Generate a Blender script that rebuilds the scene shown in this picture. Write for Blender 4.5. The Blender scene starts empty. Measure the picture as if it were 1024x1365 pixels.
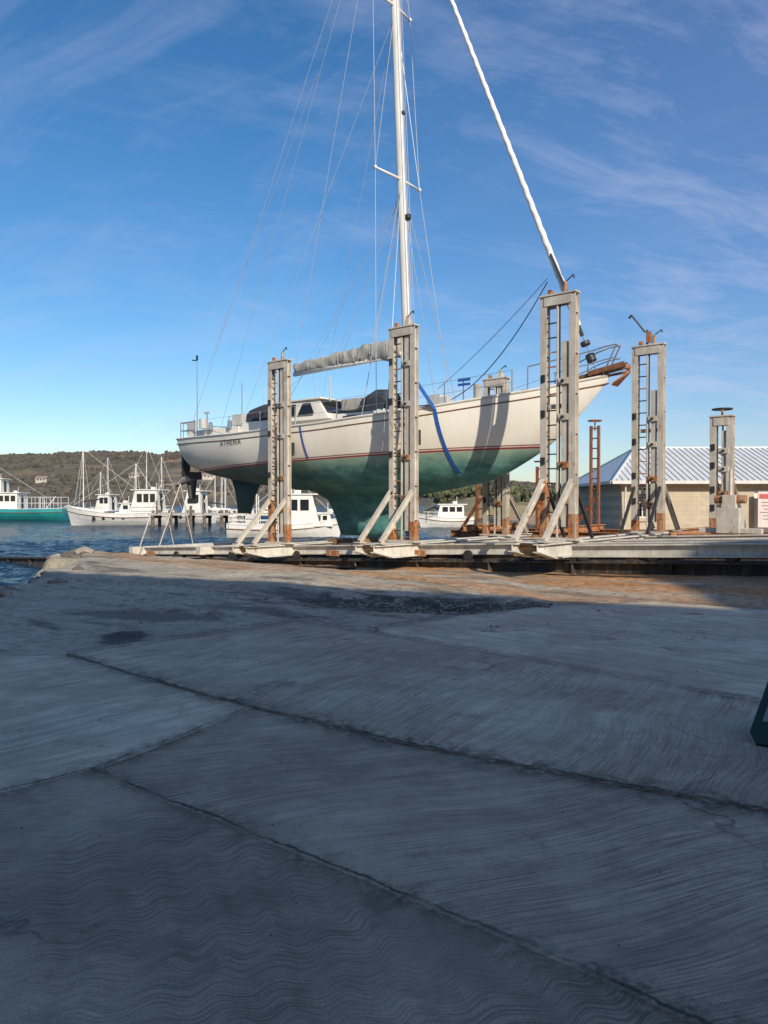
import bpy, bmesh, math, random
import numpy as np
from mathutils import Vector, Matrix, noise as mnoise
random.seed(7); rng=np.random.default_rng(7)
scene=bpy.context.scene
scene.view_settings.view_transform='Standard'
scene.view_settings.look='None'
scene.view_settings.exposure=0

# ------------------------------------------------------------------ node helpers
def node(nt,typ,props=None,ins=None):
    n=nt.nodes.new(typ)
    for k,v in (props or {}).items(): setattr(n,k,v)
    for k,v in (ins or {}).items():
        s=n.inputs[k]
        if isinstance(v,bpy.types.NodeSocket): nt.links.new(v,s)
        else: s.default_value=v
    return n
def c4(c): return (c[0],c[1],c[2],1.0)
def mk(name):
    m=bpy.data.materials.new(name); m.use_nodes=True
    nt=m.node_tree; return m,nt,nt.nodes['Principled BSDF']
def coord(nt,kind='Object'):
    return node(nt,'ShaderNodeTexCoord').outputs[kind]
def mapping(nt,vec,scale=(1,1,1),rot=(0,0,0),loc=(0,0,0)):
    return node(nt,'ShaderNodeMapping',ins={'Vector':vec,'Scale':scale,'Rotation':rot,'Location':loc}).outputs[0]
def rotscale(nt,vec,ang,scale,loc=(0,0,0)):
    return mapping(nt,mapping(nt,vec,rot=(0,0,math.radians(ang)),loc=loc),scale)
def noise(nt,vec,scale,detail=4,rough=.55,dist=0):
    return node(nt,'ShaderNodeTexNoise',ins={'Vector':vec,'Scale':scale,'Detail':min(detail,5),'Roughness':rough,'Distortion':dist}).outputs[0]
def ramp(nt,fac,stops):
    r=node(nt,'ShaderNodeValToRGB',ins={'Fac':fac}); e=r.color_ramp.elements
    while len(e)<len(stops): e.new(.5)
    for i,(p,c) in enumerate(stops):
        e[i].position=p
        if not hasattr(c,'__len__'): c=(c,c,c)
        e[i].color=c4(c)
    return r.outputs[0]
def mixc(nt,fac,a,b,mode='MIX'):
    n=node(nt,'ShaderNodeMix',{'data_type':'RGBA','blend_type':mode})
    for i,v in ((0,fac),(6,a),(7,b)):
        if isinstance(v,bpy.types.NodeSocket): nt.links.new(v,n.inputs[i])
        else: n.inputs[i].default_value = v if i==0 else c4(v)
    return n.outputs[2]
def mth(nt,op,a,b=0.0,c=None):
    n=node(nt,'ShaderNodeMath',{'operation':op},{0:a,1:b})
    if c is not None:
        if isinstance(c,bpy.types.NodeSocket): nt.links.new(c,n.inputs[2])
        else: n.inputs[2].default_value=c
    return n.outputs[0]
def bump(nt,h,strength=.3,dist=.02,normal=None):
    ins={'Height':h,'Strength':strength,'Distance':dist}
    if normal is not None: ins['Normal']=normal
    return node(nt,'ShaderNodeBump',ins=ins).outputs[0]
def paint(name,col,rough=.5,var=.12,scale=3,metal=0,bmp=0.0,dirt=(.12,.1,.08),dirtamt=.25,streak=True):
    m,nt,b=mk(name); co=coord(nt)
    n1=noise(nt,co,scale,4,.6)
    lo=[max(0,x*(1-var)) for x in col]; hi=[min(1,x*(1+var)) for x in col]
    base=ramp(nt,n1,[(.3,lo),(.7,hi)])
    vec=mapping(nt,co,(4,4,.5) if streak else (1,1,1))
    n2=noise(nt,vec,scale*1.3,5,.65)
    d=ramp(nt,n2,[(.52,0),(.75,1)])
    base=mixc(nt,mth(nt,'MULTIPLY',d,dirtamt),base,dirt)
    nt.links.new(base,b.inputs['Base Color'])
    b.inputs['Roughness'].default_value=rough; b.inputs['Metallic'].default_value=metal
    if bmp>0: nt.links.new(bump(nt,n2,bmp,.01),b.inputs['Normal'])
    return m
def steel(name,col,rust=.5,rustcol=(.23,.085,.03)):
    m,nt,b=mk(name); co=coord(nt)
    n1=noise(nt,co,2.2,5,.65)
    base=ramp(nt,n1,[(.3,[x*.72 for x in col]),(.7,[x*1.14 for x in col])])
    n2=noise(nt,mapping(nt,co,(3,3,.8)),2.6,5,.7)
    th=.68-.24*rust
    f=ramp(nt,n2,[(th,0),(th+.09,1)])
    f2=mth(nt,'MULTIPLY',ramp(nt,noise(nt,mapping(nt,co,(6,6,.7)),2.0,4,.6),[(.5,0),(.72,1)]),.45)
    base=mixc(nt,f2,base,(.36,.25,.15))
    n3=noise(nt,co,14,3)
    rc=ramp(nt,n3,[(.3,[x*.5 for x in rustcol]),(.7,[x*1.5 for x in rustcol])])
    nt.links.new(mixc(nt,f,base,rc),b.inputs['Base Color'])
    b.inputs['Roughness'].default_value=.6
    nt.links.new(bump(nt,n2,.3,.01),b.inputs['Normal'])
    return m

# ------------------------------------------------------------------ mesh builder
class MB:
    def __init__(s): s.v=[];s.f=[];s.m=[]
    def add(s,vs,fs,m=0):
        o=len(s.v); s.v+= [tuple(x) for x in vs]
        for f in fs: s.f.append([i+o for i in f]); s.m.append(m)
    def box(s,c,sz,m=0,R=None):
        vs=[]
        for dz in(-.5,.5):
            for dx,dy in((-.5,-.5),(.5,-.5),(.5,.5),(-.5,.5)):
                p=Vector((dx*sz[0],dy*sz[1],dz*sz[2]))
                if R is not None: p=R@p
                vs.append(Vector(c)+p)
        s.add(vs,[(3,2,1,0),(4,5,6,7),(0,1,5,4),(1,2,6,5),(2,3,7,6),(3,0,4,7)],m)
    def frame(s,p0,p1,up):
        d=(Vector(p1)-Vector(p0)); L=d.length; d.normalize()
        up=Vector(up)
        if abs(d.dot(up))>.98: up=Vector((1,0,0)) if abs(d.x)<.9 else Vector((0,1,0))
        y=up.cross(d).normalized(); z=d.cross(y).normalized()
        return d,y,z,L
    def beam(s,p0,p1,w,h,m=0,up=(0,0,1)):
        d,y,z,L=s.frame(p0,p1,up)
        R=Matrix((d,y,z)).transposed()
        s.box((Vector(p0)+Vector(p1))/2,(L,w,h),m,R)
    def ibeam(s,p0,p1,w,h,tf=.02,tw=.015,m=0,up=(0,0,1)):
        d,y,z,L=s.frame(p0,p1,up)
        for k in(-1,1):
            o=z*(k*(h/2-tf/2)); s.beam(Vector(p0)+o,Vector(p1)+o,w,tf,m,up)
        s.beam(p0,p1,tw,h-2*tf-.001,m,up)
    def tube(s,p0,p1,r0,r1=None,m=0,seg=8,cap=True):
        if r1 is None: r1=r0
        d,y,z,L=s.frame(p0,p1,(0,0,1))
        vs=[]
        for p,r in((p0,r0),(p1,r1)):
            for i in range(seg):
                a=2*math.pi*i/seg
                vs.append(Vector(p)+y*(r*math.cos(a))+z*(r*math.sin(a)))
        fs=[(i,(i+1)%seg,seg+(i+1)%seg,seg+i) for i in range(seg)]
        if cap: fs+= [tuple(range(seg))[::-1],tuple(range(seg,2*seg))]
        s.add(vs,fs,m)
    def path(s,pts,r,m=0,seg=6):
        for a,b in zip(pts[:-1],pts[1:]): s.tube(a,b,r if not callable(r) else r(a),None,m,seg)
    def loft(s,rings,m=0,closed=True,cap=True):
        n=len(rings[0]); vs=[p for r in rings for p in r]; fs=[]
        for i in range(len(rings)-1):
            for j in range(n if closed else n-1):
                a=i*n+j;b=i*n+(j+1)%n
                fs.append((a,b,b+n,a+n))
        if cap and closed:
            fs.append(tuple(range(n))[::-1]); fs.append(tuple(range((len(rings)-1)*n,len(rings)*n)))
        s.add(vs,fs,m)
    def obj(s,name,mats,parent=None,M=None,smooth=False,bevel=0):
        me=bpy.data.meshes.new(name); me.from_pydata(s.v,[],s.f)
        for m in mats: me.materials.append(m)
        me.polygons.foreach_set('material_index',s.m)
        me.update()
        bm=bmesh.new(); bm.from_mesh(me); bmesh.ops.recalc_face_normals(bm,faces=bm.faces); bm.to_mesh(me); bm.free()
        if smooth: me.polygons.foreach_set('use_smooth',[True]*len(me.polygons))
        o=bpy.data.objects.new(name,me); scene.collection.objects.link(o)
        if parent is not None: o.parent=parent
        elif M is not None: o.matrix_world=M
        if bevel:
            b=o.modifiers.new('bevel','BEVEL'); b.width=bevel; b.segments=2; b.limit_method='ANGLE'
        return o
def empty(name,M=None):
    e=bpy.data.objects.new(name,None); e.empty_display_size=.5; scene.collection.objects.link(e)
    if M is not None: e.matrix_world=M
    return e
def grid_obj(name,X,Y,Z,mat,smooth=True):
    ny,nx=X.shape
    v=np.stack([X,Y,Z],-1).reshape(-1,3)
    idx=np.arange(ny*nx).reshape(ny,nx)
    f=np.stack([idx[:-1,:-1],idx[:-1,1:],idx[1:,1:],idx[1:,:-1]],-1).reshape(-1,4)
    me=bpy.data.meshes.new(name)
    me.vertices.add(len(v)); me.vertices.foreach_set('co',v.ravel())
    me.loops.add(f.size); me.loops.foreach_set('vertex_index',f.ravel())
    me.polygons.add(len(f)); me.polygons.foreach_set('loop_start',np.arange(0,f.size,4)); 
    me.polygons.foreach_set('loop_total',np.full(len(f),4))
    me.update(calc_edges=True); me.validate()
    if smooth: me.polygons.foreach_set('use_smooth',np.ones(len(me.polygons),bool))
    me.materials.append(mat)
    o=bpy.data.objects.new(name,me); scene.collection.objects.link(o); return o
def sm(x): x=np.clip(x,0,1); return x*x*(3-2*x)
_tab=rng.random((256,256))
def vn(x,y):
    xi=np.floor(x).astype(int); yi=np.floor(y).astype(int); fx=sm(x-xi); fy=sm(y-yi)
    g=lambda a,b:_tab[a%256,b%256]
    return (g(xi,yi)*(1-fx)*(1-fy)+g(xi+1,yi)*fx*(1-fy)+g(xi,yi+1)*(1-fx)*fy+g(xi+1,yi+1)*fx*fy)-.5
def fbm(x,y,o=4):
    r=0;a=1
    for i in range(o): r=r+a*vn(x*2**i+17*i,y*2**i+5*i); a*=.5
    return r

# ------------------------------------------------------------------ frames
ux,uy=.768,-.641
OX,OY=.66,20.1
ML=Matrix.Translation((OX,OY,0))@Matrix.Rotation(math.atan2(uy,ux),4,'Z')
def z0(s): return .515+.045*s

# ------------------------------------------------------------------ camera
cam=bpy.data.cameras.new('camera'); co_=bpy.data.objects.new('camera',cam); scene.collection.objects.link(co_)
co_.location=(0,0,1.6); co_.rotation_euler=(math.radians(90-.83),0,0)
cam.sensor_fit='VERTICAL'; cam.sensor_height=36; cam.sensor_width=27; cam.lens=26.37
cam.clip_start=.05; cam.clip_end=20000
scene.camera=co_

# ------------------------------------------------------------------ sun + sky
SUN_EL=math.radians(28); sd=Vector((.38,-.925,0)).normalized()
sunv=Vector((sd.x*math.cos(SUN_EL),sd.y*math.cos(SUN_EL),math.sin(SUN_EL)))
sl=bpy.data.lights.new('sun','SUN'); sl.energy=5.0; sl.angle=math.radians(.5); sl.color=(1,.89,.73)
so=bpy.data.objects.new('sun',sl); scene.collection.objects.link(so)
so.rotation_euler=sunv.to_track_quat('Z','Y').to_euler(); so.location=(0,-20,30)
w=bpy.data.worlds.new('World'); scene.world=w; w.use_nodes=True; nt=w.node_tree
bg=nt.nodes['Background']
sky=node(nt,'ShaderNodeTexSky',{'sky_type':'NISHITA','sun_disc':False,'sun_elevation':SUN_EL,'sun_rotation':math.atan2(sd.x,sd.y),
   'altitude':0,'air_density':1.0,'dust_density':.6,'ozone_density':2.8})
skc=node(nt,'ShaderNodeHueSaturation',ins={'Saturation':1.28,'Value':1.0,'Color':sky.outputs[0]}).outputs[0]
g=coord(nt,'Generated')
sep=node(nt,'ShaderNodeSeparateXYZ',ins={0:g})
dz=mth(nt,'ADD',mth(nt,'MAXIMUM',sep.outputs[2],0.0),.16)
cv=node(nt,'ShaderNodeCombineXYZ',ins={0:mth(nt,'DIVIDE',sep.outputs[0],dz),1:mth(nt,'DIVIDE',sep.outputs[1],dz),2:0.0}).outputs[0]
warp=node(nt,'ShaderNodeTexNoise',ins={'Vector':cv,'Scale':.9,'Detail':3}).outputs[1]
wv=node(nt,'ShaderNodeVectorMath',{'operation':'MULTIPLY_ADD'},{0:warp,1:(.8,.8,0),2:rotscale(nt,cv,38,(.45,1.7,1))}).outputs[0]
n1=node(nt,'ShaderNodeTexNoise',ins={'Vector':wv,'Scale':1.3,'Detail':10,'Roughness':.62,'Distortion':.3}).outputs[0]
wv2=node(nt,'ShaderNodeVectorMath',{'operation':'MULTIPLY_ADD'},{0:warp,1:(.6,.6,0),2:rotscale(nt,cv,-25,(.6,1.5,1),(4,2,0))}).outputs[0]
n1b=node(nt,'ShaderNodeTexNoise',ins={'Vector':wv2,'Scale':2.6,'Detail':10,'Roughness':.68}).outputs[0]
n2=noise(nt,mapping(nt,cv,loc=(1.3,.4,0)),.7,3)
rightw=ramp(nt,mth(nt,'ADD',mth(nt,'MULTIPLY',sep.outputs[0],.7),.42),[(.15,.15),(.7,1)])
cl=mth(nt,'MULTIPLY',ramp(nt,n1,[(.5,0),(.74,1)]),ramp(nt,n2,[(.38,.1),(.6,1)]))
cl2=mth(nt,'MULTIPLY',ramp(nt,n1b,[(.48,0),(.76,1)]),rightw)
cl=mth(nt,'MINIMUM',mth(nt,'ADD',mth(nt,'MULTIPLY',cl,.5),mth(nt,'MULTIPLY',cl2,.5)),.6)
veil=ramp(nt,mth(nt,'ADD',mth(nt,'MULTIPLY',sep.outputs[0],.9),.35),[(.3,0),(.85,.28)])
col=mixc(nt,veil,skc,(2.3,2.7,5.2))
col=mixc(nt,cl,col,(4.6,4.9,6.6))
nt.links.new(col,bg.inputs[0]); bg.inputs[1].default_value=.135

# ------------------------------------------------------------------ ground terrain
def height(X,Y):
    dx=X-OX; dy=Y-OY; s=dx*ux+dy*uy; t=-dx*uy+dy*ux
    slip=np.clip(-.235+.045*s,-2.6,.35)
    f=sm((t+4.2)/3.0)
    z=f*slip-.015
    back=sm((t-6)/1.2)
    land=sm((X-5.5-.04*Y)/2)
    z=z*(1-back)+back*(-3+land*3.2)
    Xe=np.where(Y>14.9,-7.7-(Y-14.9)*.28,-7.7-(14.9-Y)*.6)
    Xe=Xe+fbm(Y*.9,Y*0+3)*1.0
    e=X-Xe
    rock=fbm(X*1.8,Y*1.8)*.35
    k=sm(e/1.3+.4)
    z=np.where(k<1,-3*(1-k)+z*k+rock*k*(1-k)*4,z)
    rough=sm((t+11)/3)*.04+.004
    z=z+rough*fbm(X*1.6,Y*1.6,5)
    led=Y-(12.9-.46*(X+1.4)+fbm(X*.9,X*0+9)*.8)
    z=z+.07*sm(led/.14)*sm((2.8-X)/.6)*sm((t+9)/1)
    led2=Y-(11.0-.5*(X+3)+fbm(X*.8,X*0+29)*.7)
    z=z+.035*sm(led2/.12)*sm((-1.0-X)/.6)
    z=z-.075*sm(1.15-np.hypot((X-.8)/2.4,(Y-11.45+.3*(X-.8))/.75)+.5*fbm(X*2,Y*2))*sm((2.6-X)/.4)
    z=z-.05*sm(1.3-np.hypot((X+3.1)/.3,(Y-8.85)/.4)+.4*fbm(X*3,Y*3))
    return z
gx=np.concatenate([np.linspace(-40,-14,40)[:-1],np.linspace(-14,14,380)[:-1],np.linspace(14,90,90)])
gy=np.concatenate([np.linspace(-40,2,40)[:-1],np.linspace(2,30,400)[:-1],np.linspace(30,75,80)])
GX,GY=np.meshgrid(gx,gy)
m,nt,b=mk('old_concrete_ground'); co=coord(nt)
n_a=noise(nt,co,.5,5,.6); n_b=noise(nt,co,6,5,.7); n_c=noise(nt,co,45,3,.7)
base=ramp(nt,n_a,[(.3,(.38,.335,.255)),(.5,(.53,.47,.365)),(.72,(.66,.59,.46))])
base=mixc(nt,ramp(nt,n_b,[(.35,.7),(.58,0)]),base,(.23,.195,.14))
lc=mapping(nt,node(nt,'ShaderNodeVectorMath',{'operation':'SUBTRACT'},{0:co,1:(OX,OY,0)}).outputs[0],(1,1,1),(0,0,-math.atan2(uy,ux)))
ls=node(nt,'ShaderNodeSeparateXYZ',ins={0:lc})
dark=ramp(nt,noise(nt,mapping(nt,lc,(.3,1.0,1),(0,0,0),(5,3,0)),.9,5,.7),[(.52,0),(.6,.8)])
base=mixc(nt,dark,base,(.12,.105,.08))
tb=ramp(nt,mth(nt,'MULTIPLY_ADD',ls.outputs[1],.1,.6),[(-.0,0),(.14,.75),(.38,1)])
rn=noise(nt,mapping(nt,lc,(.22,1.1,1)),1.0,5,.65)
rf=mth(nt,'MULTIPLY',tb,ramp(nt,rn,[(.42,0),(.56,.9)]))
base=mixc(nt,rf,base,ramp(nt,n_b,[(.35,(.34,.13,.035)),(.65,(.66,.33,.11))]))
def patch(base,cx,cy,rx,ry,rot,colr):
    v=mapping(nt,node(nt,'ShaderNodeVectorMath',{'operation':'SUBTRACT'},{0:co,1:(cx,cy,0)}).outputs[0],(1,1,0),(0,0,rot))
    v=mapping(nt,v,(1/rx,1/ry,0))
    L=node(nt,'ShaderNodeVectorMath',{'operation':'LENGTH'},{0:v}).outputs['Value']
    L=mth(nt,'ADD',L,mth(nt,'MULTIPLY',mth(nt,'SUBTRACT',noise(nt,co,1.8,5,.7),.5),2.2))
    return mixc(nt,ramp(nt,L,[(.7,.9),(1.0,0)]),base,colr)
base=patch(base,.8,11.5,2.7,.8,.3,(.06,.052,.04))
base=patch(base,-3.1,8.85,.3,.45,0,(.06,.055,.045))
base=patch(base,-5.6,8.7,1.0,.25,.3,(.12,.105,.08))
base=patch(base,-3.4,10.6,1.3,.5,.3,(.17,.15,.11))
base=mixc(nt,ramp(nt,n_c,[(.3,.4),(.55,0)]),base,(.12,.105,.085))
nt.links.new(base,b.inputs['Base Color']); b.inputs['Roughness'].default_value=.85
h=mth(nt,'ADD',mth(nt,'MULTIPLY',n_b,1.0),mth(nt,'MULTIPLY',n_c,.35))
nt.links.new(bump(nt,h,.8,.05),b.inputs['Normal'])
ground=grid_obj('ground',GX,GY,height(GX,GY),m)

# ------------------------------------------------------------------ slabs
def slab_mat(name,tone,ang,kind='broom',seed=0):
    m,nt,b=mk(name); co=coord(nt)
    na=noise(nt,mapping(nt,co,loc=(seed,seed*2,0)),.55,4,.62,.3); nb=noise(nt,mapping(nt,co,loc=(seed,0,0)),3.2,5,.7); nc=noise(nt,co,110,2,.7)
    T=lambda k:tuple(min(.85,x*tone*k) for x in (1.20,1.0,.73))
    base=ramp(nt,na,[(.28,T(.55)),(.5,T(1)),(.74,T(1.35))])
    base=mixc(nt,ramp(nt,nb,[(.36,.6),(.52,0)]),base,T(.45))
    base=mixc(nt,ramp(nt,nb,[(.58,0),(.74,.5)]),base,T(1.6))
    ns=noise(nt,mapping(nt,co,loc=(3+seed,8,0)),1.3,4,.7)
    base=mixc(nt,ramp(nt,ns,[(.62,0),(.72,.5)]),base,T(1.7))
    base=mixc(nt,ramp(nt,ns,[(.31,.75),(.39,0)]),base,T(.4))
    wob=node(nt,'ShaderNodeTexNoise',ins={'Vector':co,'Scale':.6,'Detail':1}).outputs[1]
    cc=node(nt,'ShaderNodeVectorMath',{'operation':'MULTIPLY_ADD'},{0:wob,1:(.5,.5,0),2:co}).outputs[0]
    patchy=ramp(nt,noise(nt,mapping(nt,co,loc=(seed,4,0)),.9,3),[(.36,.35),(.58,1)])
    if kind=='swirl':
        r=mapping(nt,cc,(1,1,1),(0,0,math.radians(ang)))
        sp=node(nt,'ShaderNodeSeparateXYZ',ins={0:r})
        sx=mth(nt,'MULTIPLY',mth(nt,'SINE',mth(nt,'ADD',mth(nt,'MULTIPLY',sp.outputs[0],30.0),mth(nt,'MULTIPLY',noise(nt,co,1.6,2),8.0))),.024)
        sx=mth(nt,'ADD',sx,mth(nt,'MULTIPLY',noise(nt,r,2.0,1),.10))
        yy=mth(nt,'ADD',sp.outputs[1],sx)
        vv=node(nt,'ShaderNodeCombineXYZ',ins={0:mth(nt,'MULTIPLY',sp.outputs[0],3.0),1:mth(nt,'MULTIPLY',yy,85.0),2:0.0}).outputs[0]
        br=noise(nt,vv,1.0,3,.6)
        amt=.8
    else:
        br=noise(nt,rotscale(nt,cc,ang,(2.2,75,1)),1.0,3,.65)
        bl=noise(nt,rotscale(nt,cc,ang,(.6,9,1)),1.0,4,.6)
        base=mixc(nt,ramp(nt,bl,[(.38,.5),(.55,0)]),base,T(.5))
        amt=.8
    base=mixc(nt,mth(nt,'MULTIPLY',ramp(nt,br,[(.38,amt),(.54,0)]),patchy),base,T(.33))
    vo=node(nt,'ShaderNodeTexVoronoi',{'feature':'DISTANCE_TO_EDGE'},{'Vector':node(nt,'ShaderNodeVectorMath',{'operation':'MULTIPLY_ADD'},{0:node(nt,'ShaderNodeTexNoise',ins={'Vector':co,'Scale':1.5,'Detail':4}).outputs[1],1:(.9,.9,0),2:mapping(nt,co,(1,1,0),loc=(seed,1,0))}).outputs[0],'Scale':.42})
    ck=mth(nt,'MULTIPLY',ramp(nt,vo.outputs['Distance'],[(.0,1),(.004,0)]),ramp(nt,noise(nt,co,.8,2),[(.5,0),(.6,.6)]))
    base=mixc(nt,ck,base,(.03,.03,.03))
    base=mixc(nt,ramp(nt,nc,[(.3,.55),(.5,0)]),base,T(.4))
    base=mixc(nt,ramp(nt,nc,[(.6,0),(.75,.45)]),base,T(1.6))
    nt.links.new(base,b.inputs['Base Color'])
    nt.links.new(ramp(nt,nb,[(.3,.62),(.7,.88)]),b.inputs['Roughness'])
    h=mth(nt,'ADD',mth(nt,'MULTIPLY',mth(nt,'MULTIPLY',br,patchy),.9),mth(nt,'ADD',mth(nt,'MULTIPLY',nb,.6),mth(nt,'MULTIPLY',nc,.15)))
    h=mth(nt,'SUBTRACT',h,mth(nt,'MULTIPLY',ck,.6))
    nt.links.new(bump(nt,h,1.0,.026),b.inputs['Normal'])
    return m
N=(-1.72,4.40)
J1=[(-3.3,7.75),(-1.02,5.76),(.04,4.97),(1.22,4.24),(1.97,3.84),(4,2.3),(8,-.8),(10.8,-3)]
J2=[(-1.02,5.76),N]
J2b=[N,(-2.09,4.08),(-4,2.6),(-8,0),(-12,-2)]
J3=[N,(-.37,3.32),(.30,2.80),(.81,2.40),(1.7,1.7),(3.2,.5),(6,-1.8),(7.4,-3)]
J4=[(-.11,9.04),(1.42,7.55),(3.01,5.88),(6,2.9),(10,-1),(12,-3)]
slabsdef={
 'A':([ (-1.02,5.76),N,(-2.09,4.08),(-4,2.6),(-8,0),(-12,-2),(-12,7),(-8,7.9),(-3.9,7.65),(-3.3,7.75)],.004,(.70,-48,'broom',1)),
 'B':([N]+J3[1:]+J1[::-1][:-1],.000,(.46,-22,'broom',5)),
 'C':([N,(-2.09,4.08),(-4,2.6),(-8,0),(-12,-2),(-12,-8),(7.4,-8)]+J3[::-1][:-1],.009,(.40,-20,'swirl',9)),
 'D':(J1+J4[::-1]+[(-1.17,10.0),(-2.9,8.15)],.013,(.52,-58,'broom',13)),
 'E':(J4+[(14,-3),(14,7.0),(9,8.6),(6.2,10.6),(4.3,11.9),(2.4,11.4),(1.1,10.4),(-.1,9.35)],.006,(.66,40,'broom',17)),
}
apron=empty('concrete_apron')
def jag(poly,step=.12,amp=.012,closed=True):
    out=[]; n=len(poly)
    for i in range(n if closed else n-1):
        a=np.array(poly[i]);b_=np.array(poly[(i+1)%n]); L=np.linalg.norm(b_-a); k=max(1,int(L/step))
        for j in range(k):
            p=a+(b_-a)*j/k
            d=mnoise.noise_vector(Vector((p[0]*2.5,p[1]*2.5,1)))*amp*2.0+mnoise.noise_vector(Vector((p[0]*.7,p[1]*.7,4)))*amp*4
            out.append((p[0]+d.x,p[1]+d.y))
    if not closed: out.append(tuple(poly[-1]))
    return out
for k,(poly,z,mp) in slabsdef.items():
    pts=jag(poly); n=len(pts)
    bm=bmesh.new()
    top=[bm.verts.new((x,y,z)) for x,y in pts]; bot=[bm.verts.new((x,y,z-.08)) for x,y in pts]
    f=bm.faces.new(top)
    for i in range(n): bm.faces.new((top[i],top[(i+1)%n],bot[(i+1)%n],bot[i]))
    bmesh.ops.triangulate(bm,faces=[f]); bmesh.ops.recalc_face_normals(bm,faces=bm.faces)
    me=bpy.data.meshes.new('slab_'+k); bm.to_mesh(me); bm.free()
    me.materials.append(slab_mat('slab_concrete_'+k,*mp))
    o=bpy.data.objects.new('slab_'+k,me); scene.collection.objects.link(o); o.parent=apron
m,nt,b=mk('joint_grime'); 
uv=coord(nt,'UV'); co=coord(nt); sp=node(nt,'ShaderNodeSeparateXYZ',ins={0:uv})
jn=noise(nt,co,9,4,.7)
d=mth(nt,'ABSOLUTE',mth(nt,'SUBTRACT',mth(nt,'ADD',sp.outputs[0],mth(nt,'MULTIPLY',mth(nt,'SUBTRACT',jn,.5),.22)),.5))
core=mth(nt,'MULTIPLY',ramp(nt,d,[(.012,1),(.05,0)]),ramp(nt,noise(nt,co,3,4,.6),[(.35,.4),(.55,.95)]))
big=ramp(nt,noise(nt,co,1.3,3,.6),[(.4,.3),(.6,1)])
band=mth(nt,'MULTIPLY',mth(nt,'MULTIPLY',ramp(nt,d,[(.05,.9),(.45,0)]),big),ramp(nt,noise(nt,co,11,5,.75),[(.43,0),(.58,1)]))
al=mth(nt,'MAXIMUM',core,band)
nt.links.new(mixc(nt,core,ramp(nt,noise(nt,co,30,3),[(.42,(.09,.08,.06)),(.62,(.42,.36,.27))]),(.045,.04,.033)),b.inputs['Base Color'])
b.inputs['Roughness'].default_value=.95; nt.links.new(al,b.inputs['Alpha'])
nt.links.new(bump(nt,mth(nt,'SUBTRACT',noise(nt,co,40,4),mth(nt,'MULTIPLY',core,1.5)),.9,.015),b.inputs['Normal'])
gm=m
def ribbon(name,poly,wd,z):
    pts=jag(poly,.08,.012,False); bm=bmesh.new(); uvl=bm.loops.layers.uv.new('UVMap'); L=[];R=[]
    for i,p in enumerate(pts):
        a=np.array(pts[max(0,i-1)]);c=np.array(pts[min(len(pts)-1,i+1)]);dd=(c-a)/np.linalg.norm(c-a);nn=np.array([-dd[1],dd[0]])*wd/2
        L.append(bm.verts.new((p[0]+nn[0],p[1]+nn[1],z)));R.append(bm.verts.new((p[0]-nn[0],p[1]-nn[1],z)))
    for i in range(len(pts)-1):
        f=bm.faces.new((R[i],R[i+1],L[i+1],L[i]))
        for lo,u in zip(f.loops,(1,1,0,0)): lo[uvl].uv=(u,i*.1)
    me=bpy.data.meshes.new(name); bm.to_mesh(me); bm.free(); me.materials.append(gm)
    o=bpy.data.objects.new(name,me); scene.collection.objects.link(o); o.parent=apron
ribbon('joint_1',J1,.46,.018); ribbon('joint_2',J2+J2b[1:],.28,.0225); ribbon('joint_3',J3,.32,.027)
ribbon('joint_4',J4,.24,.0315); ribbon('joint_5',[(-3.3,7.75),(-2.9,8.15),(-1.17,10.0),(-.11,9.04),(-.1,9.35),(1.1,10.4),(2.4,11.4),(4.3,11.9),(6.2,10.6)],.45,.036)

mb=MB()
def stone(mb,c,r,m=0):
    bm=bmesh.new(); bmesh.ops.create_icosphere(bm,subdivisions=1,radius=r)
    sx=[random.uniform(.6,1.3) for _ in range(3)]
    vs=[Vector((v.co.x*sx[0]*random.uniform(.8,1.2),v.co.y*sx[1]*random.uniform(.8,1.2),v.co.z*sx[2]*.6))+Vector(c) for v in bm.verts]
    fs=[[v.index for v in f.verts] for f in bm.faces]; bm.free(); mb.add(vs,fs,m)
def H1(x,y): return float(height(np.array([x]),np.array([y]))[0])
for i in range(1100):
    a=random.gauss(0,.8);c_=random.gauss(0,.3)
    x=.9+a*1.2; y=11.45-.3*a+c_*.9
    stone(mb,(x,y,H1(x,y)+.003),random.choice([.01,.015,.022,.035])*random.uniform(.7,1.2),random.randint(0,1))
for i in range(220):
    x=random.uniform(-5,6); y=random.uniform(8.5,15)
    stone(mb,(x,y,H1(x,y)+.012),random.uniform(.006,.02),random.randint(0,1))
for i in range(110):
    x=random.uniform(-3,3); y=random.uniform(2.6,8)
    stone(mb,(x,y,.018),random.uniform(.003,.008),random.randint(0,1))
for i in range(160):
    y=random.uniform(12,27); x=(-7.7-(y-14.9)*.28)+random.gauss(-.1,.5)
    stone(mb,(x,y,H1(x,y)),random.uniform(.08,.32),random.randint(0,1))
st1=paint('stone_dark',(.13,.12,.10),.9,.3,6); st2=paint('stone_pale',(.34,.30,.24),.9,.3,6)
mb.obj('rubble',[st1,st2])

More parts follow.
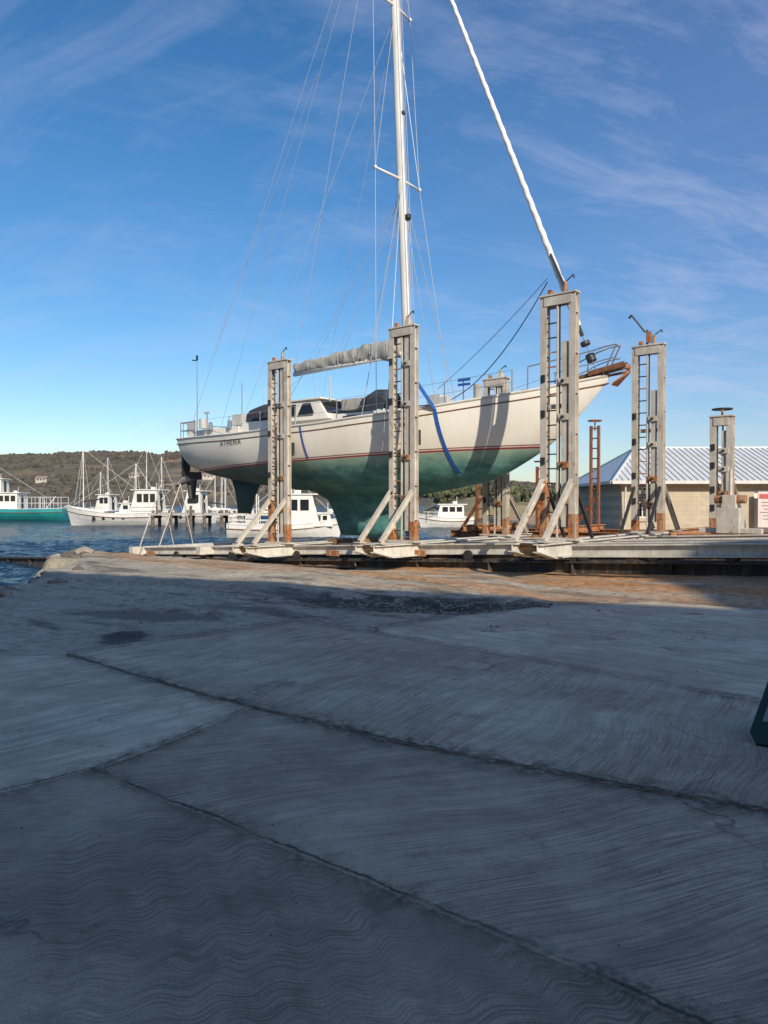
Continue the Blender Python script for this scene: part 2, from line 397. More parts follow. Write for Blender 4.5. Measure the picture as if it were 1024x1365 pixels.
# ------------------------------------------------------------------ water
th=np.radians(np.linspace(-85,85,560)); rr=np.concatenate([np.linspace(10,60,260)[:-1],np.geomspace(60,4000,220)])
T,R_=np.meshgrid(th,rr); WX=R_*np.sin(T); WY=R_*np.cos(T)
amp=.22*np.exp(-R_/160)
WZ=-1.3+amp*(fbm(WX*.55+WY*.2,WY*1.0,4))+amp*.6*fbm(WX*2.2,WY*3.0,2)
m,nt,b=mk('sea_water'); co=coord(nt)
b.inputs['Base Color'].default_value=(.012,.045,.09,1); b.inputs['Roughness'].default_value=.14; b.inputs['IOR'].default_value=1.33
h=mth(nt,'ADD',noise(nt,mapping(nt,co,(1,1.4,1)),.9,5,.65),mth(nt,'MULTIPLY',noise(nt,co,4,4,.65),.35))
nt.links.new(bump(nt,h,1.0,1.4),b.inputs['Normal'])
grid_obj('water',WX,WY,WZ,m)

# ------------------------------------------------------------------ hills
bb=np.linspace(-1.6,1.6,700); DD=np.concatenate([np.linspace(420,1500,110),np.linspace(1520,2200,20)])
kb=[-1.6,-.8,-.512,-.4,-.3,-.25,-.1,.05,.2,.3,.5,.8,1.6]; kh=[50,60,66,67,66,71,66,44,26,20,26,40,40]
def hillz(B,D):
    q=(D-420)/1080
    hh=np.interp(B,kb,kh)*1.5
    prof=np.where(q<1,np.clip(q,0,1)**1.15,1-.3*(q-1))
    x=B*D
    z=-2.0+prof*hh+ (fbm(x*.004,D*.006,4)*22+fbm(x*.03,D*.03,3)*4)*np.clip(q*2,0,.8)*np.clip(hh/90,.2,1)
    return z
B,D=np.meshgrid(bb,DD); HZ=hillz(B,D)
m,nt,b=mk('hill_land'); co=coord(nt)
n_=noise(nt,mapping(nt,co,(1,.5,2)),.008,5,.6); n2_=noise(nt,co,.03,5,.65)
base=ramp(nt,n_,[(.38,(.07,.066,.05)),(.5,(.14,.115,.075)),(.6,(.26,.19,.115))])
base=mixc(nt,ramp(nt,n2_,[(.45,0),(.6,.6)]),base,(.06,.062,.052))
nt.links.new(base,b.inputs['Base Color']); b.inputs['Roughness'].default_value=1
grid_obj('hill',B*D,D,HZ,m)
def clumps(name,P,S,mat,squash=1.1):
    ico=bmesh.new(); bmesh.ops.create_icosphere(ico,subdivisions=1,radius=1); iv=np.array([v.co[:] for v in ico.verts]); fi=np.array([[v.index for v in f.verts] for f in ico.faces]); ico.free()
    n=len(P); V=iv[None]*S[:,None,None]*(1+.45*(rng.random((n,len(iv),1))-.5)*2); V[...,2]*=squash; V=V+P[:,None]
    F=(fi[None]+np.arange(n)[:,None,None]*len(iv)).reshape(-1,3)
    me=bpy.data.meshes.new(name); me.from_pydata(V.reshape(-1,3).tolist(),[],F.tolist()); me.materials.append(mat)
    o=bpy.data.objects.new(name,me); scene.collection.objects.link(o); return o
m,nt,b=mk('forest_leaf'); co=coord(nt)  # leaf tones raised and greyed, distance haze put into the colour
nt.links.new(mixc(nt,ramp(nt,noise(nt,co,.012,3),[(.4,0),(.6,.7)]),ramp(nt,noise(nt,co,.08,4),[(.35,(.050,.053,.052)),(.65,(.095,.088,.072))]),(.105,.085,.066)),b.inputs['Base Color']); b.inputs['Roughness'].default_value=1
n=30000; tb_=rng.uniform(-1.0,1.0,n); tq=rng.random(n)**.55; td=430+tq*1090
dens=fbm(tb_*td*.006,td*.008,3)+.45*(tq-.5)
k=dens>-.10; tb_=tb_[k];td=td[k]
P=np.stack([tb_*td,td,hillz(tb_,td)+1.2],-1); S=rng.uniform(1.6,4.2,len(P))*np.clip(td/900,.5,1.1)
clumps('hill_trees',P,S,m)

m=paint('bank_grass',(.26,.21,.11),1,.4,.1,dirt=(.08,.10,.05),dirtamt=.8,streak=False)
bx=np.linspace(5,160,120); by=np.linspace(112,200,30); BX,BY=np.meshgrid(bx,by)
BZ=-2.5+3.4*sm((BY-114)/8)*sm((BX-5)/12)+2.6*sm((BY-125)/60)*sm((BX-5)/20)+fbm(BX*.15,BY*.15)*.5
grid_obj('far_bank',BX,BY,BZ,m)
n=700; xx=rng.uniform(9,120,n); yy=rng.uniform(128,190,n)
kk=fbm(xx*.06,yy*.06)>-.02; xx=xx[kk];yy=yy[kk]
P=[];S=[]
for x,y in zip(xx,yy):
    z=1+2.2*(y-125)/60
    for j in range(5):
        P.append((x+random.gauss(0,.9),y+random.gauss(0,.9),z+random.uniform(.2,2.0))); S.append(random.uniform(.3,.9))
m,nt,b=mk('bush_leaf'); co=coord(nt)
nt.links.new(ramp(nt,noise(nt,co,.6,4),[(.35,(.045,.06,.03)),(.65,(.13,.13,.065))]),b.inputs['Base Color']); b.inputs['Roughness'].default_value=1
clumps('bank_bushes',np.array(P),np.array(S),m)

hw=paint('house_wall',(.45,.42,.36),.8,.1,.5); hr=paint('house_roof',(.26,.2,.17),.8,.2,.5); hg=paint('house_window',(.03,.04,.05),.2,.1)
for i,(bx_,d_,wd) in enumerate([(-.455,640,9),(-.33,680,10),(-.235,700,11),(.20,640,12)]):
    e=empty('house',Matrix.Translation((bx_*d_,d_,float(hillz(np.array([bx_]),np.array([float(d_)]))[0])))@Matrix.Rotation(random.uniform(-.5,.5),4,'Z'))
    mb=MB(); mb.box((0,0,1.2),(wd,8,4.4)); mb.obj('walls',[hw],e)
    mb=MB(); a=wd/2+.5
    mb.add([(-a,-4.6,3.3),(a,-4.6,3.3),(a,4.6,3.3),(-a,4.6,3.3),(-a,0,5.4),(a,0,5.4)],[(0,1,5,4),(2,3,4,5),(0,4,3),(1,2,5),(3,2,1,0)]); mb.obj('roof',[hr],e)
    mb=MB()
    for q in(-.3,0,.3): mb.box((q*wd,-4.02,2.1),(1.6,.1,1.2))
    mb.obj('windows',[hg],e)

# ------------------------------------------------------------------ boat cradle
M_gal=steel('cradle_steel',(.56,.52,.45),.36,(.36,.16,.06)); M_galr=steel('cradle_steel_rusty',(.42,.32,.22),1.15,(.34,.13,.045)); M_rust=steel('rust_steel',(.2,.09,.04),1.0,(.25,.08,.03))
M_beam=steel('cradle_beam_paint',(.62,.60,.54),.2,(.36,.16,.06)); M_dark=steel('rail_steel',(.045,.043,.042),.35,(.10,.05,.03)); M_blk=paint('black_fitting',(.03,.03,.03),.5,.3)
M_wood=paint('weathered_timber',(.22,.14,.08),.85,.3,5,bmp=.3)
def tower(parent,s0,t0,top,out,inner=None,rust=0,ladder=True,inward=False,pad=None,wheel=False,hw=.355):
    zb=z0(s0); H=top-zb; mb=MB()
    for k in(-1,1):
        s=s0+k*hw
        mb.ibeam((s,t0,zb),(s,t0,top),.165,.17,.014,.012,0,up=(0,1,0))
        for fz in np.arange(.6,H-.3,.9): mb.box((s,t0,zb+fz),(.16,.14,.012),0)
    mb.box((s0,t0,top+.02),(hw*2+.2,.24,.04),0); mb.box((s0,t0-.095,top-.12),(hw*2-.02,.014,.2),0); mb.box((s0,t0+.095,top-.12),(hw*2-.02,.014,.2),0)
    mb.box((s0,t0,zb+.025),(hw*2+.3,.34,.05),0)
    for fz in (.22,.55):
        mb.box((s0,t0+.05,zb+H*fz),(hw*2-.18,.08,.1),0)
    if ladder:
        q=s0-hw+.34; mb.box((q,t0-.06,zb+H*.5),(.04,.04,H-.1),0)
        z=zb+.3
        while z<top-.2:
            mb.box((s0-hw+.205,t0-.06,z),(.235,.03,.03),2 if random.random()<.7 else 1); z+=.33
    it=inner if inner else top-.5
    io=.14 if hw>.3 else .06
    mb.box((s0+io,t0+.02,(zb+.3+it)/2),(.13,.13,it-zb-.3),0)
    for fz in (.2,.38,.62,.8):
        zz=zb+(it-zb)*fz
        mb.box((s0+io,t0+.02,zz),(.25,.24,.14),1 if fz<.4 else 0)
        mb.tube((s0+io,t0-.16,zz),(s0+io,t0+.2,zz),.035,None,2,8)
        mb.box((s0-hw,t0-.1,zz+.1),(.1,.05,.16),2)
    mb.tube((s0+.02,t0-.02,zb+.3),(s0+.02,t0-.02,top-.1),.022,None,2,8)
    bt=t0+out*1.35
    for k in(-1,1):
        s=s0+k*hw
        mb.ibeam((s,t0+out*.08,zb+1.35),(s,bt,zb+.05),.11,.11,.012,.01,0)
        mb.box((s,bt,zb+.03),(.24,.24,.03),0)
        if inward: mb.beam((s,t0-out*.08,zb+1.25),(s,t0-out*1.0,zb+.03),.07,.07,2)
    for k in(-1,1):
        hf=(.3 if k<0 else .5) if not rust else (1.3 if k<0 else .55)
        mb.box((s0+k*hw,t0,zb+.05+hf/2),(.171,.176,hf),1)
    if not wheel:
        mb.tube((s0+.14,t0,top+.03),(s0+.14,t0,top+.3),.05,.04,1,8)
        mb.tube((s0+.14,t0,top+.28),(s0+.36,t0-.05,top+.40),.015,None,2,6); mb.tube((s0+.36,t0-.05,top+.40),(s0+.38,t0-.05,top+.32),.02,None,2,6)
        mb.box((s0-.22,t0,top+.10),(.1,.1,.12),1)
    else:
        pts=[(s0+.24*math.cos(a),t0+.24*math.sin(a),top+.2) for a in np.linspace(0,2*math.pi,17)]
        mb.path(pts,.02,2,6)
        mb.tube((s0-.24,t0,top+.2),(s0+.24,t0,top+.2),.015,None,2)
        mb.tube((s0,t0-.24,top+.2),(s0,t0+.24,top+.2),.015,None,2); mb.tube((s0,t0,top),(s0,t0,top+.2),.03,None,1)
    if pad is not None:
        pt,pz=pad
        mb.tube((s0+.14,t0,pz),(s0+.14,pt,pz),.05,None,0,8)
        mb.box((s0+.14,pt-.0,pz),(.30,.08,.4),2)
    return mb.obj('tower',[M_gal,M_galr,M_blk],parent,bevel=.006)
cradle=empty('boat_cradle',ML)
TN=-.22; TF=4.45
tower(cradle,-4.85,TN,5.86,-1,5.6,rust=1,pad=(.1,3.2)); tower(cradle,.0,TN,6.18,-1,6.4,pad=(.12,3.3),rust=0); tower(cradle,4.5,TN,6.25,-1,5.2,rust=1,inward=True)
tower(cradle,-4.85,TF,4.75,1,4.6); tower(cradle,0,TF,5.4,1,5.6,wheel=False,pad=(4.1,3.3)); tower(cradle,4.8,TF,5.8,1,4.6,inward=True)
tower(cradle,6.7,TF,3.75,1,3.4,ladder=False,wheel=True,hw=.2)
mb=MB()
mb.tube((4.75,TF,5.8),(4.75,TF,6.25),.03,None,0); mb.tube((4.7,TF,6.2),(4.35,TF-.1,6.7),.025,None,0); mb.tube((4.35,TF-.1,6.7),(4.28,TF-.1,6.62),.03,None,0); mb.box((4.8,TF,6.05),(.12,.1,.3),1)
mb.obj('crank',[M_blk,M_galr],cradle)
mb=MB()
for s in (-4.85,0,4.5,9.6):
    for k in(-1,1):
        z=z0(s)-.19
        # channels with a sloping lower edge towards each end
        mb.ibeam((s+k*.3,-1.1,z),(s+k*.3,5.3,z),.2,.34,.03,.02,0)
        for t1,t2 in((-1.1,-1.8),(5.3,6.0)):
            x_=s+k*.3
            mb.loft([[(x_-.01,t1,z+.17),(x_+.01,t1,z+.17),(x_+.01,t1,z-.17),(x_-.01,t1,z-.17)],[(x_-.01,t2,z+.17),(x_+.01,t2,z+.17),(x_+.01,t2,z+.02),(x_-.01,t2,z+.02)]],0)
            mb.beam((x_,t1,z+.156),(x_,t2,z+.156),.2,.028,0)
            mb.beam((x_,t1,z-.156),(x_,t2,z+.0),.2,.028,0)
    mb.box((s,-.9,z0(s)-.008),(.5,1.5,.012),0)
    mb.tube((s-.31,-1.45,z0(s)-.12),(s+.31,-1.45,z0(s)-.12),.035,None,1,8)
mb.obj('cross_beams',[M_beam,M_galr],cradle,bevel=.004)
mb=MB()
for t in (.08,4.2):
    mb.ibeam((-12.7,t,z0(-12.7)-.21),(13.5,t,z0(13.5)-.21),.24,.27,.03,.02,0)
mb.ibeam((-9,2.12,z0(-9)-.24),(9,2.12,z0(9)-.24),.5,.3,.03,.02,0)
mb.ibeam((5.3,-1.2,z0(5.3)-.2),(14,-1.2,z0(14)-.2),.2,.26,.03,.02,0)
mb.box((-12.7,2.1,z0(-12.7)-.2),(.25,5.2,.3),0); mb.box((-8.6,2.1,z0(-8.6)-.2),(.25,5.2,.26),0)
mb.obj('long_beams',[M_beam],cradle,bevel=.004)
mb=MB()
s=-12.0
while s<13:
    for t in (-.08,.26,4.03,4.37):
        zc=z0(s)-.36
        mb.tube((s,t-.03,zc),(s,t+.03,zc),.13,None,0,14)
    s+=1.55
for s in np.arange(-12,13,3.1): mb.box((s,-.12,z0(s)-.3),(.5,.04,.16),1)
mb.obj('wheels',[M_blk,M_galr],cradle)
mb=MB()
for s in(-2.3,-3.4,-4.5): mb.box((s,2.12,z0(s)-.02),(.35,.8,.16),0)
mb.obj('keel_blocks',[M_wood],cradle)
mb=MB()
for s in(-11.6,-10.4):
    mb.tube((s,-.8,z0(s)),(s+.25,-.1,2.2),.018,None,0); mb.tube((s,.6,z0(s)),(s+.25,-.1,2.2),.015,None,0)
mb.tube((-11.35,-.1,2.2),(-10.15,-.1,2.2),.015,None,0)
mb.obj('stern_frame',[M_beam],cradle)
rail=empty('slipway_rail',ML)
mb=MB()
for t in (-.02,4.2):
    a,b_=-27,17
    mb.ibeam((a,t,z0(a)-.70),(b_,t,z0(b_)-.70),.34,.42,.04,.03,0)
    mb.beam((a,t,z0(a)-.475),(b_,t,z0(b_)-.475),.08,.03,0)
for s in np.arange(-26,17,2.2):
    mb.box((s,-.02,z0(s)-.70),(.03,.3,.33),0)
mb.ibeam((-14,-1.0,z0(-14)-.72),(-1.0,-1.0,z0(-1)-.72),.25,.22,.03,.02,0)
mb.obj('rails',[M_dark],rail)
mb=MB()
for s in np.arange(-26,-11,2.6):
    mb.beam((s,-1.0,z0(s)-1.03),(s,5.2,z0(s)-1.03),.3,.22,0)
    for t in(-.5,4.6): mb.tube((s,t,-4),(s,t,z0(s)-1.0),.16,None,0,10)
for s in np.arange(-11,16,1.4): mb.beam((s,-.5,z0(s)-.98),(s,4.7,z0(s)-.98),.24,.16,0)
mb.obj('sleepers',[M_wood],rail)

def rusty(s,t,top):
    mb=MB(); zb=.2
    for k in(-.16,.16): mb.box((s+k,t,(zb+top)/2),(.09,.12,top-zb),0)
    z=zb+.3
    while z<top: mb.box((s,t,z),(.32,.05,.05),0); z+=.4
    mb.path([(s+.25*math.cos(a),t+.25*math.sin(a),top+.2) for a in np.linspace(0,6.283,13)],.03,0,6)
    mb.tube((s,t,top-.2),(s,t,top+.2),.03,None,0)
    mb.beam((s,t,zb+1.5),(s-1.1,t,zb),.1,.1,0)
    return mb
cr2=empty('boat_cradle',ML)
for s,t,top in((-.35,12.5,4.6),(-2.2,11.5,3.0),(-3.6,9.2,3.2)):
    rusty(s,t,top).obj('post',[M_rust],cr2)
mb=MB(); mb.ibeam((-5,9.2,.3),(6,9.2,.4),.2,.3,.03,.02,0); mb.ibeam((-5,12.5,.3),(6,12.5,.4),.2,.3,.03,.02,0)
for s in(-4,-.2,4): mb.ibeam((s,8.6,.55),(s,13,.55),.2,.25,.03,.02,0)
for s in(-4.5,-1.5,1.5,4.5):
    for t in(9.2,12.5): mb.tube((s,t,-4),(s,t,.2),.15,None,0,10)
mb.obj('frame',[M_galr],cr2)

# ------------------------------------------------------------------ yacht
yacht=empty('sailing_yacht',ML)
CL=2.15; S0,S1=-12.1,4.65
def sint(xk,yk):
    xs=np.linspace(-.1,1.1,601); ys=np.interp(xs,xk,yk)
    k=np.hanning(61); k/=k.sum()
    pad=np.concatenate([2*ys[0]-ys[60:0:-1],ys,2*ys[-1]-ys[-2:-62:-1]])
    ysm=np.convolve(pad,k,'same')[60:-60]
    return lambda q: np.interp(q,xs,ysm)
slope=lambda xk,yk:(np.array([-.1]+xk+[1.1]),np.array([yk[0]-(yk[1]-yk[0])/(xk[1]-xk[0])*.1]+yk+[yk[-1]+(yk[-1]-yk[-2])/(xk[-1]-xk[-2])*.1]))
ZS=sint(*slope([0,.25,.5,.72,.9,1],[3.97,3.87,3.93,4.12,4.46,4.74]))
ZB=sint(*slope([0,.15,.3,.5,.65,.8,.9,.95,1],[2.78,2.36,2.05,1.8,1.8,2.15,2.98,3.7,4.62]))
HBf=sint(*slope([0,.1,.25,.45,.6,.75,.88,.95,1],[1.05,1.4,1.82,2.03,1.98,1.55,.85,.38,.02]))
def NE(q): return np.interp(q,[0,.3,.7,.9,1],[2.3,2.5,2.3,1.7,1.4])
def HB(q): return max(.012,float(HBf(q)))
def hull_t(s,z):
    q=(s-S0)/(S1-S0); zs,zb,b_,n_=float(ZS(q)),float(ZB(q)),HB(q),float(NE(q))
    r=min(1,max(0,(zs-z)/(zs-zb))); return b_*(1-r**n_)**(1/n_)
m,nt,b=mk('yacht_hull_paint'); co=coord(nt); sp=node(nt,'ShaderNodeSeparateXYZ',ins={0:co})
wv_=mth(nt,'SUBTRACT',sp.outputs[2],mth(nt,'MULTIPLY_ADD',sp.outputs[0],.022,2.93))
white=ramp(nt,noise(nt,co,.8,4),[(.3,(.80,.76,.66)),(.7,(.87,.84,.75))])
st=ramp(nt,noise(nt,mapping(nt,co,(5,5,.5)),1.6,5,.65),[(.5,0),(.75,.22)])
white=mixc(nt,st,white,(.54,.48,.36))
an=noise(nt,mapping(nt,co,(1,1,2.5)),1.5,5,.7)
anti=ramp(nt,an,[(.3,(.04,.15,.14)),(.5,(.08,.26,.235)),(.7,(.20,.40,.35))])
aft_shade=ramp(nt,mth(nt,'MULTIPLY_ADD',sp.outputs[0],.125,1.0),[(.0,.85),(.45,.45),(.62,0)])  # darker antifouling aft, with shade under the stern painted into it
anti=mixc(nt,aft_shade,anti,(.035,.06,.065))
scum=ramp(nt,mth(nt,'ADD',wv_,mth(nt,'MULTIPLY_ADD',an,.5,.25)),[(.1,0),(.45,.75)])
anti=mixc(nt,mth(nt,'MULTIPLY',scum,mth(nt,'SUBTRACT',1.0,aft_shade)),anti,(.34,.44,.34))
f1=mth(nt,'GREATER_THAN',wv_,0.0); f2=mth(nt,'GREATER_THAN',wv_,.045); f3=mth(nt,'GREATER_THAN',wv_,.075); f4=mth(nt,'GREATER_THAN',wv_,.10)
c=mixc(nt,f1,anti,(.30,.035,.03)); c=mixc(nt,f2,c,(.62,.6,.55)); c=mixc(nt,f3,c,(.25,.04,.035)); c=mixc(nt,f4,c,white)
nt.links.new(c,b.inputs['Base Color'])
nt.links.new(mixc(nt,f1,(.8,.8,.8),(.3,.3,.3)),b.inputs['Roughness'])
nt.links.new(bump(nt,mth(nt,'MULTIPLY',an,mth(nt,'SUBTRACT',1.0,f1)),.4,.02),b.inputs['Normal'])
M_hull=m
M_deck=paint('deck_gelcoat',(.72,.69,.62),.5,.08,2); M_glass=paint('dark_window',(.015,.018,.022),.12,.2,dirtamt=0)
M_teak=paint('teak_trim',(.20,.09,.045),.6,.3,6); M_alu=paint('mast_paint',(.76,.74,.69),.35,.05,1); M_ss=paint('stainless',(.55,.55,.56),.25,.05,2,metal=.8,dirtamt=.1)
M_cov=paint('sail_cover_canvas',(.36,.355,.32),.9,.2,3,bmp=.5); M_can=paint('dark_canvas',(.03,.035,.045),.9,.3); M_wire=paint('rigging_wire',(.42,.43,.45),.4,.05,1,metal=.3,dirtamt=0)
M_rope=paint('dark_rope',(.10,.11,.14),.8,.1,1,dirtamt=0)
M_blue=paint('blue_strap',(.01,.09,.38),.6,.1); M_sail=paint('furled_sail',(.76,.74,.69),.8,.1,6,bmp=.3); M_yel=paint('light_grey',(.5,.5,.48),.6)
mb=MB(); ns=80; nh=20; rings=[]
for i in range(ns+1):
    q=i/ns; s=S0+(S1-S0)*q; zs,zb,b_,n_=float(ZS(q)),float(ZB(q)),HB(q),float(NE(q)); ring=[]
    for side in(-1,1):
        rr_=range(nh+1) if side<0 else range(nh-1,-1,-1)
        for j in rr_:
            a=(1-j/nh)*math.pi/2
            y=b_*math.sin(a)**(2/n_) if a>0 else 0; z=zs-(zs-zb)*(math.cos(a)**(2/n_) if a<math.pi/2 else 0)
            so_= .35*(1-(z-2.78)/1.2)*max(0,1-q*14)
            ring.append((s+so_,CL+side*y,z))
    rings.append(ring)
mb.loft(rings,0,closed=False)
nn=len(rings[0]); mb.add(rings[0],[tuple(range(nn))],0)
o=mb.obj('hull',[M_hull],yacht,smooth=True)
mb=MB(); rows=[]
for i in range(ns+1):
    q=i/ns; s=S0+(S1-S0)*q; b_=HB(q); z=float(ZS(q)); rows.append([(s,CL+k*b_,z+.06*(1-k*k)-.01) for k in np.linspace(-1,1,9)])
mb.loft(rows,0,closed=False); mb.obj('deck',[M_deck],yacht,smooth=True)
mb=MB()
def foil(zc,s_a,s_b,w_): 
    L=[]
    for k in range(20):
        a=2*math.pi*k/20; x=(math.cos(a)+1)/2
        L.append((s_a+(s_b-s_a)*x,CL+w_*math.sin(a)*(.5+.5*x)**.5*(1 if 0<x<1 else 0),zc))
    return L
mb.loft([foil(2.15,-6.4,.1,.55),foil(1.9,-5.7,-.8,.36),foil(1.65,-5.1,-1.45,.25),foil(1.2,-4.8,-1.65,.2),foil(.75,-4.6,-1.75,.2),foil(.5,-4.5,-1.95,.17)],0)
mb.loft([foil(2.6,-10.2,-8.2,.08),foil(1.9,-9.9,-8.7,.07),foil(1.15,-9.75,-9.0,.05)],0)
mb.obj('keel',[M_hull],yacht,smooth=True)
mb=MB()
for off,r in((.0,.035),(-.2,.018)):
    for side in(-1,1):
        pts=[]
        for i in range(0,ns+1):
            q=i/ns; s=S0+(S1-S0)*q; z=float(ZS(q))+off; y=hull_t(s,z)+.004
            pts.append((s,CL+side*y,z))
        mb.path(pts,r,0 if off==0 else 1,6)
mb.obj('rub_rail',[M_deck,M_teak],yacht)
mb=MB()
def house(sa,sb,wa,wb,zb_,zt,inset,m,rake_f=.4,rake_a=.1):
    lo=[(sa,CL-wa,zb_),(sb,CL-wb,zb_),(sb,CL+wb,zb_),(sa,CL+wa,zb_)]
    hi=[(sa+rake_a,CL-wa+inset,zt),(sb-rake_f,CL-wb+inset,zt),(sb-rake_f,CL+wb-inset,zt),(sa+rake_a,CL+wa-inset,zt)]
    mb.add(lo+hi,[(3,2,1,0),(4,5,6,7),(0,1,5,4),(1,2,6,5),(2,3,7,6),(3,0,4,7)],m)
house(-8.2,.7,1.25,.75,3.8,4.33,.12,0,.7)
house(-6.6,-4.0,1.15,1.1,4.2,4.86,.2,0,.65,.25)
house(-11.2,-8.1,1.25,1.3,3.8,4.2,.05,0,.1)
mb.box((-5.5,CL,4.885),(2.1,2.0,.05),0)
def win(s_a,s_b,zlo,zhi,wlo,whi,rk=.12):
    for side in(-1,1):
        v=[(s_a,CL+side*wlo,zlo),(s_b,CL+side*wlo,zlo),(s_b-rk,CL+side*whi,zhi),(s_a+rk*.3,CL+side*whi,zhi)]
        v2=[(a,b+side*.02,c) for a,b,c in v]
        mb.add(v+v2,[(0,1,2,3),(7,6,5,4),(0,1,5,4),(1,2,6,5),(2,3,7,6),(3,0,4,7)],1)
for a in(-3.6,-2.5,-1.4,-.4):
    k=(a+8.2)/8.9; ww=1.25-.5*k
    win(a,a+.75,4.05,4.24,ww-.03,ww-.1)
win(-6.25,-5.45,4.38,4.76,1.12,.99); win(-5.35,-4.6,4.38,4.76,1.12,.99,.3)
mb.add([(-4.17,CL-.95,4.4),(-4.17,CL+.95,4.4),(-4.58,CL+.85,4.8),(-4.58,CL-.85,4.8)],[(0,1,2,3)],1)
for s in(1.4,2.6,-1.0): mb.box((s,CL,float(ZS((s-S0)/(S1-S0)))+.1 if s>.7 else 4.38),(.55,.55,.1),1)
for s,t in((-8.6,.85),(-8.6,3.45),(-9.6,.8),(-9.6,3.5),(-2.3,1.7),(-2.3,2.6)):
    mb.tube((s,t,4.15),(s,t,4.42),.09,.07,2,12)
mb.obj('cabin',[M_deck,M_glass,M_ss],yacht,bevel=.015)
mb=MB()
rows=[]
for s,zt,hw_ in((-8.1,4.95,1.0),(-7.6,5.05,1.0),(-6.9,5.0,.98),(-6.5,4.75,.95)):
    rows.append([(s,CL+hw_*math.cos(a),4.3+(zt-4.3)*math.sin(a)**.6) for a in np.linspace(0,math.pi,11)])
mb.loft(rows,0,closed=False)
rows=[[(s,CL+.55*math.cos(a),4.4+(zt-4.4)*max(0,math.sin(a))**.6) for a in np.linspace(0,math.pi,9)] for s,zt in((-3.2,4.9),(-2.8,5.1),(-2.35,5.05),(-2.2,4.8))]
mb.loft(rows,0,closed=False)
mb.box((-1.0,CL+.5,4.6),(.5,.35,.4),1); mb.box((-3.8,CL+.1,4.7),(.9,.7,.35),2)
mb.tube((.6,CL+.3,4.5),(.6,CL+.3,4.95),.12,None,2,12)
mb.tube((-7.6,CL-.6,4.3),(-7.6,CL-.6,5.5),.02,None,1); mb.tube((-4.4,CL-.6,4.8),(-4.4,CL-.6,5.6),.02,None,1)
for s,t,sz in((-9.2,CL-.3,.4),(-9.8,CL+.4,.35),(-8.7,CL+.2,.3),(-4.6,CL-.2,.25),(-.2,CL-.2,.25)): mb.box((s,t,4.35+sz/2),(sz*1.4,sz,sz),random.randint(0,2))
mb.obj('canvas_covers',[M_can,M_yel,M_cov],yacht,bevel=.03)
def mastp(z):
    return Vector((-1.64-(z-4.3)*.046,CL,z))
mb=MB()
rings=[]
for z in np.linspace(4.2,22,12):
    c_=mastp(z); r=.125 if z<17 else .125-.05*(z-17)/5
    rings.append([(c_.x+1.25*r*math.cos(a),c_.y+r*.85*math.sin(a),z) for a in np.linspace(0,2*math.pi,14,endpoint=False)])
mb.loft(rings,0)
for zz,L in((11.4,1.08),(16.75,.9)):
    c_=mastp(zz)
    for k in(-1,1): mb.tube((c_.x,c_.y,zz),(c_.x-.12,c_.y+k*L,zz+.05),.05,.03,0,8); mb.tube((c_.x-.12,c_.y+k*L-.03,zz+.05),(c_.x-.12,c_.y+k*L+.03,zz+.05),.06,None,0,8)
mb.tube(mastp(6.1),(-6.7,CL,5.98),.085,.075,0,10)
mb.box(tuple(mastp(10.2)+Vector((.2,0,0))),(.14,.12,.16),1); mb.box(tuple(mastp(13.4)+Vector((.15,0,0))),(.1,.1,.1),1)
mb.obj('mast',[M_alu,M_blk],yacht,smooth=True)
mb=MB(); rings=[]
for i in range(60):
    k=i/59; s=-1.95-4.7*k; r=(.32-.17*k)*(1+.07*math.sin(i*1.1)+.05*math.sin(i*2.9)); zc=6.36-.14*k-.05*abs(math.sin(k*11))
    rings.append([(s+.03*math.sin(3*a+i*.6),CL+r*.55*math.cos(a)*(1+.12*math.sin(i*.9+a*2)),zc+r*math.sin(a)*(1+.10*math.sin(i*.8+a*3))) for a in np.linspace(0,2*math.pi,16,endpoint=False)])
mb.loft(rings,0)
for k in (.1,.25,.4,.55,.7,.85):
    s=-1.95-4.7*k; r=(.30-.16*k)+.02
    mb.path([(s,CL+r*.6*math.cos(a),6.33-.14*k+r*math.sin(a)) for a in np.linspace(0,6.283,13)],.012,1,4)
mb.obj('sail_cover',[M_cov,M_yel],yacht,smooth=True)
F0=Vector((4.35,CL,4.8)); F1=mastp(21.9)
mb=MB(); d_=(F1-F0); rings=[]; nseg=420
e1=Vector((0,1,0)); e2=d_.normalized().cross(e1)
for i in range(nseg+1):
    k=.075+.87*i/nseg; c_=F0+d_*k; r=.082*(1-.5*max(0,(k-.2))/.8); ph=i*.5
    rings.append([tuple(c_+(e1*math.cos(a)+e2*math.sin(a))*r*(1+.08*math.cos(a-ph)+.05*math.cos(3*a+ph*1.3))) for a in np.linspace(0,2*math.pi,12,endpoint=False)])
mb.loft(rings,0); mb.obj('furled_headsail',[M_sail],yacht,smooth=True)
mb=MB(); mb.tube(F0,F0+d_*.08,.014,None,0); mb.tube(F0+d_*.02,F0+d_*.03,.12,None,1,14); mb.tube(F0+d_*.045,F0+d_*.05,.12,None,1,14); mb.tube(F0+d_*.06,F0+d_*.12,.05,None,1,8)
mb.tube(F0+d_*.10+Vector((.12,-.1,0)),F0+d_*.19+Vector((.05,-.12,0)),.03,None,1,6)
mb.obj('furler_drum',[M_ss,M_blk],yacht)
mb=MB(); W=.010
def line(a,b,sag=0,r=W,mi=0):
    a=Vector(a);b=Vector(b)
    if sag: 
        pts=[a.lerp(b,i/12)-Vector((0,0,sag*4*(i/12)*(1-i/12))) for i in range(13)]; mb.path(pts,r,mi,5)
    else: mb.tube(a,b,r,None,mi,5)
top=mastp(21.9); sp1=mastp(11.4); sp2=mastp(16.75)
